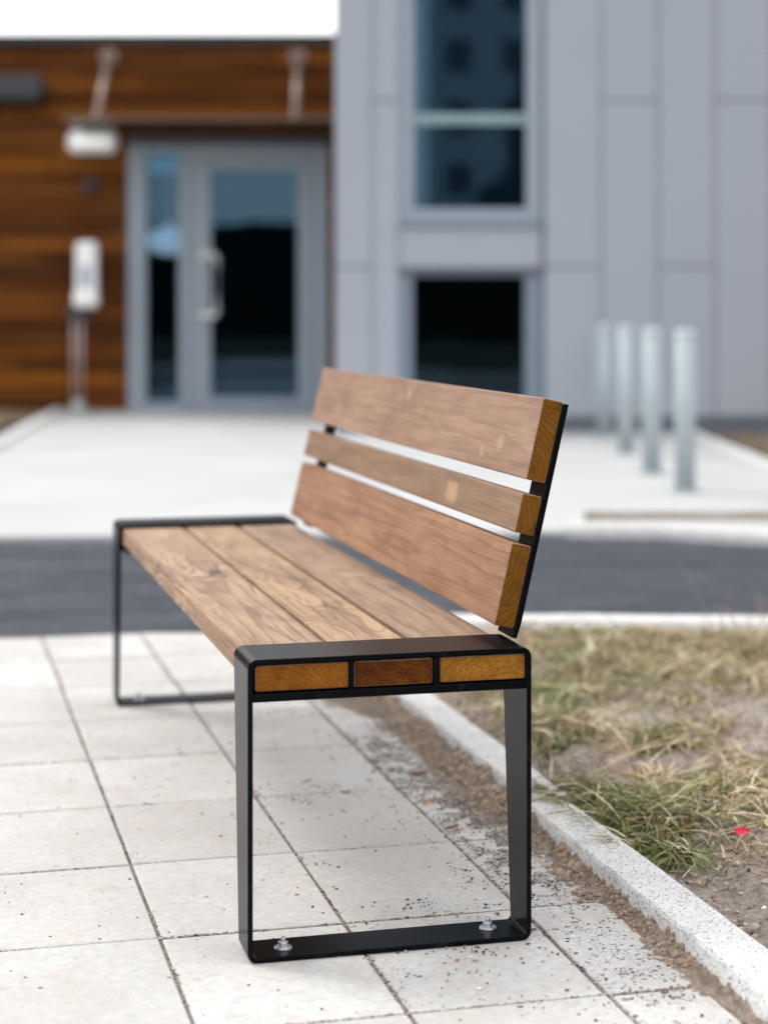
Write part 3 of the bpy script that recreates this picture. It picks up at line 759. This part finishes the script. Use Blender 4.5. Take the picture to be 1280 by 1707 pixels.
# ------------------------------------------------------------------ wooden building with entrance
def Z18(y): return CAMZ+(519.5-y)/171.3
def U18(x): return (x-640)/171.3
WY = 18.0
bld = empty('timber_building', (-3, WY, 0), 0, 'one storey building clad in dark orange brown horizontal boards with a flat roof', 'building')
bo = Vector((-3, WY, 0))
def bpart(name, boxes, mats, parent=None, bev=0, off=None):
    o_ = bo if off is None else off
    mb = MB()
    for a, b in boxes: mb.box(Vector(a)-o_, Vector(b)-o_, bev, 1)
    return mb.build(name, mats, parent)
DX0, DX1, DZ = U18(214), U18(547), 2.66
ROOF = 3.66
cl = []
z = -.02
while z < ROOF-.1:
    z1 = min(z+.125, ROOF-.1)
    if z < DZ-.02: cl.append(((-14, WY, z), (DX0, WY+.02, z1-.016))); cl.append(((DX1, WY, z), (-.385, WY+.02, z1-.016)))
    else: cl.append(((-14, WY, z), (-.385, WY+.02, z1-.016)))
    z += .13
bpart('cladding', cl, CLAD, bld, .003)
bpart('wall', [((-14, WY+.021, -.05), (DX0, WY+.25, ROOF-.1)), ((DX0, WY+.021, DZ), (DX1, WY+.25, ROOF-.1)), ((DX1, WY+.021, -.05), (-.39, WY+.25, ROOF-.1)),
               ((-14, WY+9, -.05), (-.39, WY+9.2, ROOF-.1)), ((-14.2, WY+.021, -.05), (-14.001, WY+9.2, ROOF-.1))], DARK, bld)
bpart('roof', [((-14.3, WY-.06, ROOF-.098), (-.385, WY+9.3, ROOF))], DARK, bld, .004)
# hall behind the door
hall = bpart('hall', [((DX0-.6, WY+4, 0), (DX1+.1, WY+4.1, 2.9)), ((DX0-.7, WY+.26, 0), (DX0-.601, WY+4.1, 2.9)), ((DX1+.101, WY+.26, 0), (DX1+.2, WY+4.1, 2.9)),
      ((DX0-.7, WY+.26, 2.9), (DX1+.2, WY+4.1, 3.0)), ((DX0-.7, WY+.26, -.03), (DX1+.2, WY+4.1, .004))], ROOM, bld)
ent = empty('entrance_door', (U18(380), WY-.02, 0), 0, 'grey framed glass entrance door with narrow sidelight in the brown board wall', 'door')
eo = Vector((U18(380), WY-.02, 0))
def epart(n, b, m, p=None, bev=.004): return bpart(n, b, m, p or ent, bev, eo)
ya, yb = WY-.03, WY+.07
SL0, SL1, DL0, DL1 = U18(245), U18(299), U18(316), U18(521)
epart('door_frame', [((DX0, ya, 0), (SL0, yb, 2.58)), ((SL1, ya, 0), (DL0-.004, yb, 2.58)), ((DL1+.004, ya, 0), (DX1, yb, 2.58)), ((SL0+.001, ya, 2.50), (SL1-.001, yb, 2.58)),
     ((DL0-.003, ya, 2.44), (DL1+.003, yb, 2.58)), ((SL0+.001, ya, 0), (SL1-.001, yb, .09)), ((DL0-.003, ya, 0), (DL1+.003, yb, .015))], FRAMEL)
epart('head_flashing', [((DX0, ya-.02, 2.581), (DX1, yb, DZ))], simple('slate_flashing', (.075, .08, .088), .5))
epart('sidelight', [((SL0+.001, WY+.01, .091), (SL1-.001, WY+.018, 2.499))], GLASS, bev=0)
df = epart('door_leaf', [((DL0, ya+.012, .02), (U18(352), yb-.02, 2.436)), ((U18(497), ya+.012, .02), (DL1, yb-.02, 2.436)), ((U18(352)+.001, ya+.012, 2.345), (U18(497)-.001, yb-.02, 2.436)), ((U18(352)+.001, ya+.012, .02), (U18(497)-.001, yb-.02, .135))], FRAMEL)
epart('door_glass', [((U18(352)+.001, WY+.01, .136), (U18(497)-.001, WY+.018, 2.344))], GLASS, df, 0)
mb = MB(); hx, hx2 = U18(341), U18(364); z0, z1 = .925, 1.515; yy = ya+.012; pts = []
pts = [(hx, yy, z1), (hx, yy-.05, z1), (hx+.05, yy-.075, z1), (hx2-.02, yy-.075, z1-.004), (hx2, yy-.075, z1-.05)]
pts += [(hx2, yy-.075, z0+.05), (hx2-.02, yy-.075, z0+.004), (hx+.05, yy-.075, z0), (hx, yy-.05, z0), (hx, yy, z0)]
mb.tube([Vector(p)-eo for p in pts], .028)
for zz in (z0, z1): mb.cyl(Vector((hx, yy+.001, zz))-eo, Vector((hx, yy-.012, zz))-eo, .042)
mb.build('pull_handle', simple('satin_steel', (.62, .64, .65), .4, .5, .1), df)
# items in the hall seen through the sidelight
o = bpart('ceiling_lamp', [], WHITE, None) if False else None
mb = MB(); t = bmesh.new(); bmesh.ops.create_uvsphere(t, u_segments=28, v_segments=18, radius=.25)
for q in t.verts: q.co.z *= .56
for f_ in t.faces: f_.smooth = True
mb.add(t); mb.cyl((0, 0, .135), (0, 0, .17), .03); mb.cyl((0, 0, .171), (0, 0, 1.2), .0025, n=8)
lm = M('lit_opal_shade'); lm.b.inputs['Emission Color'].default_value = (.72, .86, 1, 1); lm.b.inputs['Emission Strength'].default_value = .34; lm = lm.out((.5, .6, .7), .5)
o = mb.build('pendant_lamp', lm); o.location = (U18(268)+.02, WY+.60, 1.675)
tag(o, 'round white pendant lamp glowing behind the narrow glass beside the entrance door', 'lamp')
mb = MB(); mb.box((-.19, 0, -.09), (.19, .03, .09), .006); o = mb.build('teal_panel', simple('teal_plastic', (.20, .42, .44), .4)); o.location = (U18(268), WY-.0, 2.42)  # plain teal panel behind the top of the narrow pane
o.location = (U18(270), WY+.10, 2.41); tag(o, 'pale teal panel at the top of the narrow glass beside the entrance door', 'panel')
# canopy on rods
can = empty('glass_canopy', (U18(330), WY, 2.75), 0, 'thin flat canopy over the entrance hung on two slanting rods', 'canopy'); co = Vector((U18(330), WY, 2.75))
CANG = M('smoked_glass'); _tr = CANG.n('BsdfTransparent'); _tr.inputs[0].default_value = (.62, .6, .56, 1); _mx = CANG.n('MixShader'); _mx.inputs[0].default_value = .35
CANG.b.inputs['Base Color'].default_value = (.10, .085, .07, 1); CANG.b.inputs['Roughness'].default_value = .12
CANG.t.links.new(_tr.outputs[0], _mx.inputs[1]); CANG.t.links.new(CANG.b.outputs[0], _mx.inputs[2]); CANG.t.links.new(_mx.outputs[0], CANG.t.nodes['Material Output'].inputs['Surface']); CANG = CANG.m
bpart('canopy_panel', [((-2.95, WY-.97, 2.735), (-.47, WY-.001, 2.752))], CANG, can, .002, co)
bpart('edge_trim', [((-2.96, WY-1.0, 2.728), (-.46, WY-.971, 2.758))], simple('bronze_trim', (.13, .095, .07), .4, .5, .3), can, .002, co)
for xa, xb in ((182, 160), (497, 492)):
    a = Vector((U18(xa), WY-.01, 3.44))-co; b = Vector(((xb-640)/181.4, WY-.92, 2.76))-co
    mb = MB(); mb.cyl(a, b, .035, n=16); mb.cyl(a+Vector((0, .009, 0)), a-Vector((0, .02, 0)), .085, n=28, bev=.004); mb.cyl(b-Vector((0, 0, .008)), b+Vector((0, 0, .02)), .05)
    mb.build('tie_rod', WARM, can)
# wall fittings
LIT = M('lit_opal_diffuser'); LIT.b.inputs['Emission Color'].default_value = (1, 1, .97, 1); LIT.b.inputs['Emission Strength'].default_value = .35; LIT = LIT.out((.8, .8, .78), .4)
mb = MB(); mb.box((-.245, -.12, -.125), (.245, 0, .105), .09, 6); mb2 = MB()
o = empty('wall_lamp', (U18(157), WY-.002, Z18(236)), 0, 'white rounded box lamp on the brown boards under the left end of the canopy', 'lamp')
mb.build('housing', WHITE, o); mb2.box((-.17, -.128, -.055), (.17, -.1195, .035), .004); mb2.build('diffuser', LIT, o)
mb = MB(); mb.cyl((0, 0, 0), (0, -.04, 0), .075, n=28, bev=.008); o = empty('wall_sensor', (U18(152), WY-.002, Z18(311)), 0, 'small dark round sensor on the brown boards below the white lamp', 'sensor')
mb.build('base', simple('dusky_plastic', (.055, .035, .045), .4), o); mb = MB(); t = bmesh.new(); bmesh.ops.create_uvsphere(t, u_segments=20, v_segments=12, radius=.05)
for q in t.verts: q.co.y = q.co.y*.7-.04
mb.add(t); mb.build('dome', DARK, o)
o = empty('floodlight', (U18(18), WY-.002, Z18(163)), 0, 'black box floodlight jutting from the boards near the top left corner', 'lamp')
mb = MB(); mb.box((-.37, -.30, -.10), (.36, -.06, .145), .03, 3, rot=Matrix.Rotation(-.2, 4, 'X')); mb.build('housing', DARK, o)
mb = MB(); mb.box((-.06, -.10, -.05), (.06, 0, .06), .006); mb.build('bracket', DARK, o)
mb = MB(); mb.box((-.32, -.29, -.108), (.31, -.08, -.101), .002, rot=Matrix.Rotation(-.2, 4, 'X')); mb.build('lens', simple('dim_lens', (.05, .06, .07), .1), o)
# dispenser stand
st = empty('dispenser_stand', (U18(142), 17.62, 0), 0, 'grey post on a round foot carrying a white dispenser, left of the entrance door', 'dispenser')
mb = MB(); mb.cyl((0, 0, .001), (0, 0, .02), .19, n=40, bev=.005); mb.cyl((0, 0, .021), (0, 0, .13), .10, .035); mb.build('foot', simple('grey_foot', (.36, .38, .37), .5), st)
mb = MB(); mb.cyl((-.045, 0, .13), (-.045, 0, .93), .016); mb.cyl((.03, 0, .13), (.03, 0, .93), .016); mb.build('post', simple('mauve_grey_metal', (.42, .34, .34), .4, .5, .3), st)
mb = MB(); mb.box((-.10, -.03, .90), (.13, .05, 1.02), .01); mb.build('bracket', simple('aubergine_plastic', (.04, .03, .045), .5), st)
mb = MB(); mb.box((-.04, -.12, 1.00), (.20, .05, 1.17), .05, 4); mb.box((-.02, -.10, 1.12), (.19, .04, 1.63), .045, 4); mb.build('dispenser_body', WHITE, st)
mb = MB(); mb.box((.035, -.108, 1.20), (.13, -.099, 1.40), .003); mb.build('sight_window', simple('grey_window', (.36, .40, .48), .2), st)

# ------------------------------------------------------------------ grey panelled building
def U14(x): return (x-640)/209.8
def Z14(y): return CAMZ+(519.5-y)/209.8
GY = 14.7; TOP = 7.6
gb = empty('grey_building', (1.5, GY, 0), 0, 'taller building clad in flat blue grey vertical panels with windows one above the other', 'building'); go = Vector((1.5, GY, 0))
def gpart(n, b, m, p=None, bev=0): return bpart(n, b, m, p or gb, bev, go)
WX0, WX1 = U14(666), U14(902); LZ0, LZ1, UZ0 = .12, Z14(447), Z14(377)
px = 527-94.5*0; cols = []
GL = -.392
xs = [GL] + [U14(621)] + [U14(715.5)] + [U14(812)] + [U14(907)] + [U14(907+94.6*k) for k in range(1, 26)]
pan = []; g = .005
for i in range(len(xs)-1):
    a, b = xs[i], xs[i+1]; typ = i % 2            # i=0 type with joints at 1.321; odd -> 2.646
    zj = [.13, 1.321, 3.971, 6.62, TOP] if typ == 0 else [.13, 2.646, 5.296, TOP]
    for z0, z1 in zip(zj, zj[1:]):
        segs = [(a, b, z0, z1)]
        if a < WX1 and b > WX0:
            segs = []
            if a < WX0: segs.append((a, WX0, z0, z1))
            if b > WX1: segs.append((WX1, b, z0, z1))
            ia, ib = max(a, WX0), min(b, WX1)
            for s0, s1 in ((LZ1, UZ0),):
                q0, q1 = max(z0, s0), min(z1, s1)
                if q1 > q0+.02 and a <= WX0+.3 and a < U14(700): segs.append((WX0, WX1, s0, s1))
        for (p, q, r0, r1) in segs:
            if q-p < .03: continue
            pan.append(((p+g, GY, r0+g), (q-g, GY+.03, r1-g)))
pan = list({tuple(map(tuple, q)): q for q in pan}.values())
gpart('panel_cladding', pan, PANEL, bev=.003)
XR = xs[-1]
gpart('backing_wall', [((GL+.004, GY+.031, -.05), (WX0, GY+.3, TOP)), ((WX1, GY+.031, -.05), (XR, GY+.3, TOP)), ((WX0, GY+.031, LZ1), (WX1, GY+.3, UZ0)), ((WX0, GY+.031, -.05), (WX1, GY+.3, LZ0))], GAP)
gpart('plinth', [((GL+.003, GY+.006, -.05), (XR, GY+.03, .125))], simple('slate_plinth', (.10, .115, .14), .7))
gpart('side_wall', [((GL, GY+.301, -.05), (GL+.2, GY+10, TOP)), ((XR-.2, GY+.301, -.05), (XR, GY+10, TOP)), ((GL, GY+10.001, -.05), (XR, GY+10.2, TOP))], PANEL)
gpart('roof', [((GL-.02, GY-.03, TOP+.001), (XR+.02, GY+10.3, TOP+.12))], FRAME)
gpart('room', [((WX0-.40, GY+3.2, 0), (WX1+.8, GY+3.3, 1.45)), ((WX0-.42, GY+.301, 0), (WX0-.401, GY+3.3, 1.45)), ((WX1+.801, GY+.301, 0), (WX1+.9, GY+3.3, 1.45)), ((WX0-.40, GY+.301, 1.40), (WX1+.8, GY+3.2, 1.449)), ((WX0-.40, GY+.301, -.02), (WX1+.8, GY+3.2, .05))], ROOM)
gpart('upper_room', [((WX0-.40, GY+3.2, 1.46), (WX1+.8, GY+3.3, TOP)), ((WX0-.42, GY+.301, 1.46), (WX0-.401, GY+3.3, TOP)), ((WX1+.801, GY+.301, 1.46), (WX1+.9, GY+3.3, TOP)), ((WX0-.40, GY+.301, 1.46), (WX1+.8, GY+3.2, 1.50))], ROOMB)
def window(z0, z1, lab, cat='window', transoms=()):
    root = empty('window', (0, 0, 0), 0, None, None); root.parent = gb; root.location = (0, 0, 0)
    return root
# lower window
gx0, gx1 = U14(688), U14(875)
lw = gpart('window', [((WX0+.001, GY+.03, LZ0), (gx0, GY+.14, LZ1-.001)), ((gx1, GY+.03, LZ0), (WX1-.001, GY+.14, LZ1-.001)), ((gx0+.001, GY+.03, LZ1-.06), (gx1-.001, GY+.14, LZ1-.001)), ((gx0+.001, GY+.03, LZ0), (gx1-.001, GY+.14, LZ0+.06))], FRAME, bev=.003)
gpart('pane', [((gx0+.001, GY+.09, LZ0+.061), (gx1-.001, GY+.10, LZ1-.061))], GLASS, lw)
gpart('drip_edge', [((WX0-.006, GY-.02, LZ1-.022), (WX1+.006, GY+.029, LZ1+.004))], simple('slate_trim', (.08, .09, .105), .5), lw)
lw['label'] = 'lower window with a black interior'
uw = gpart('window', [((WX0+.001, GY+.03, UZ0+.001), (gx0+.01, GY+.14, TOP)), ((gx1+.012, GY+.03, UZ0+.001), (WX1-.001, GY+.14, TOP)), ((gx0+.011, GY+.03, UZ0+.001), (gx1+.011, GY+.14, Z14(347)))], FRAMEL, bev=.003)
gpart('pane', [((gx0+.011, GY+.09, Z14(347)+.001), (gx1+.011, GY+.10, TOP-.01))], GLASS, uw)
gpart('sill', [((WX0-.008, GY-.03, UZ0-.004), (WX1+.008, GY+.029, UZ0+.028))], FRAME, uw, .003)
gpart('rail', [((gx0+.012, GY+.055, Z14(206)), (gx1+.010, GY+.085, Z14(188)))], TEAL, uw, .002)
uw['label'] = 'tall upper window with a pale green rail across it'
# bollards
bol = empty('bollard', (1.612, 9.91, 0), 0, 'bollard nearest the road, tallest in view of the four steel posts', 'bollard', 'galvanised bollards in a row before the grey wall')
mb = MB(); mb.cyl((0, 0, -.02), (0, 0, .835), .054, n=36); mb.build('post', GALV, bol)
mb = MB(); mb.cyl((0, 0, .8355), (0, 0, .868), .056, n=36, bev=.012); mb.build('cap', GALVC, bol)
mb = MB(); mb.cyl((0, 0, .0005), (0, 0, .012), .085, n=36, bev=.003); mb.build('base_collar', GALV, bol)
for (u, v, lab) in ((1.592, 11.01, 'second steel bollard from the road, between the nearest post and the third'), (1.638, 12.54, 'third steel bollard from the road, second from the grey wall'), (1.698, 14.30, 'bollard farthest from the road, standing hard against the grey wall')):
    c = copy_tree(bol); c.location = (u, v, 0); c['label'] = lab

# ------------------------------------------------------------------ hedge across the street, behind the camera (mirrored in the glass)
def hedge():
    rr = random.Random(9); v = []; f = []; n = 90; m_ = 14
    for i in range(n+1):
        x = -45+i
        hgt = 4.3+.35*noise.noise((x*.3, 0, 0))
        for j in range(m_+1):
            a = math.pi*j/m_; y = -36-1.4*math.cos(a); zz = hgt*min(1, math.sin(a)*1.6) if 0 < j < m_ else 0
            q = Vector((x, y, zz)); v.append(q+noise.noise_vector(q*1.3)*.25)
    for i in range(n):
        for j in range(m_): a = i*(m_+1)+j; f.append((a, a+1, a+m_+2, a+m_+1))
    m = M('hedge_leaves'); c = m.mix(m.noise(m.O, 6, 5), (.004, .006, .006), (.012, .016, .014)); m.bump(m.noise(m.O, 9, 4), .1)
    return tag(mesh('hedge', v, f, m.out(c, .8, .2)), 'long clipped dark green hedge across the street, behind the viewer', 'hedge')
hedge()
def far_tree(x, y, h, rad, lab, low=.6, pw=.55, n_=2600):
    rr = random.Random(int(x*10)); root = empty('tree', (x, y, 0), 0, lab, 'tree')
    mb = MB(); mb.cyl((0, 0, -.1), (0, 0, h*.5), .16, .08); mb.build('trunk', DARK, root)
    v = []; f = []
    for _ in range(n_):
        t = rr.random()**.8; z = low+(h-low)*t; rd = rad*(1-t)**pw*(.75+.35*noise.noise((z*.9, x, 1)))*math.sqrt(rr.random()); a = rr.uniform(0, 6.283)
        p = Vector((rd*math.cos(a), rd*math.sin(a), z)); q = Vector(noise.random_unit_vector())*.2; w_ = q.cross(Vector(noise.random_unit_vector())).normalized()*.14; b = len(v)
        v += [p-q, p+w_, p+q, p-w_]; f.append((b, b+1, b+2, b+3))
    mesh('crown', v, f, bpy.data.materials['hedge_leaves'], root)
far_tree(5.35, -38, 10.2, 1.35, 'tall narrow dark tree behind the hedge, across the street', pw=.28)
far_tree(4.15, -37.4, 5.6, 1.7, 'low bushy dark tree behind the hedge, beside the tall one', pw=.2)
off = empty('office_block', (9.5, -60, 0), 0, 'plain pale office block with rows of dark windows across the street, behind the viewer', 'building')
oo = Vector((9.5, -60, 0))
OM = simple('dim_render', (.42, .45, .47), .9, .1, 0, .1, .4)
bpart('wall', [((2.3, -68, -.05), (18, -60, 19))], OM, off, 0, oo)
bpart('roof', [((2.0, -68.3, 19.001), (18.3, -59.7, 19.4))], DARK, off, 0, oo)
for zc in (4.4, 7.4, 10.4, 13.4, 16.4):
    for k in range(6):
        uc = 3.6+2.75*k+.35*((int(zc)*7) % 3-1)
        bpart('window', [((uc-.6, -60.02, zc-.75), (uc+.6, -59.9, zc+.75))], DARK, off, 0, oo)
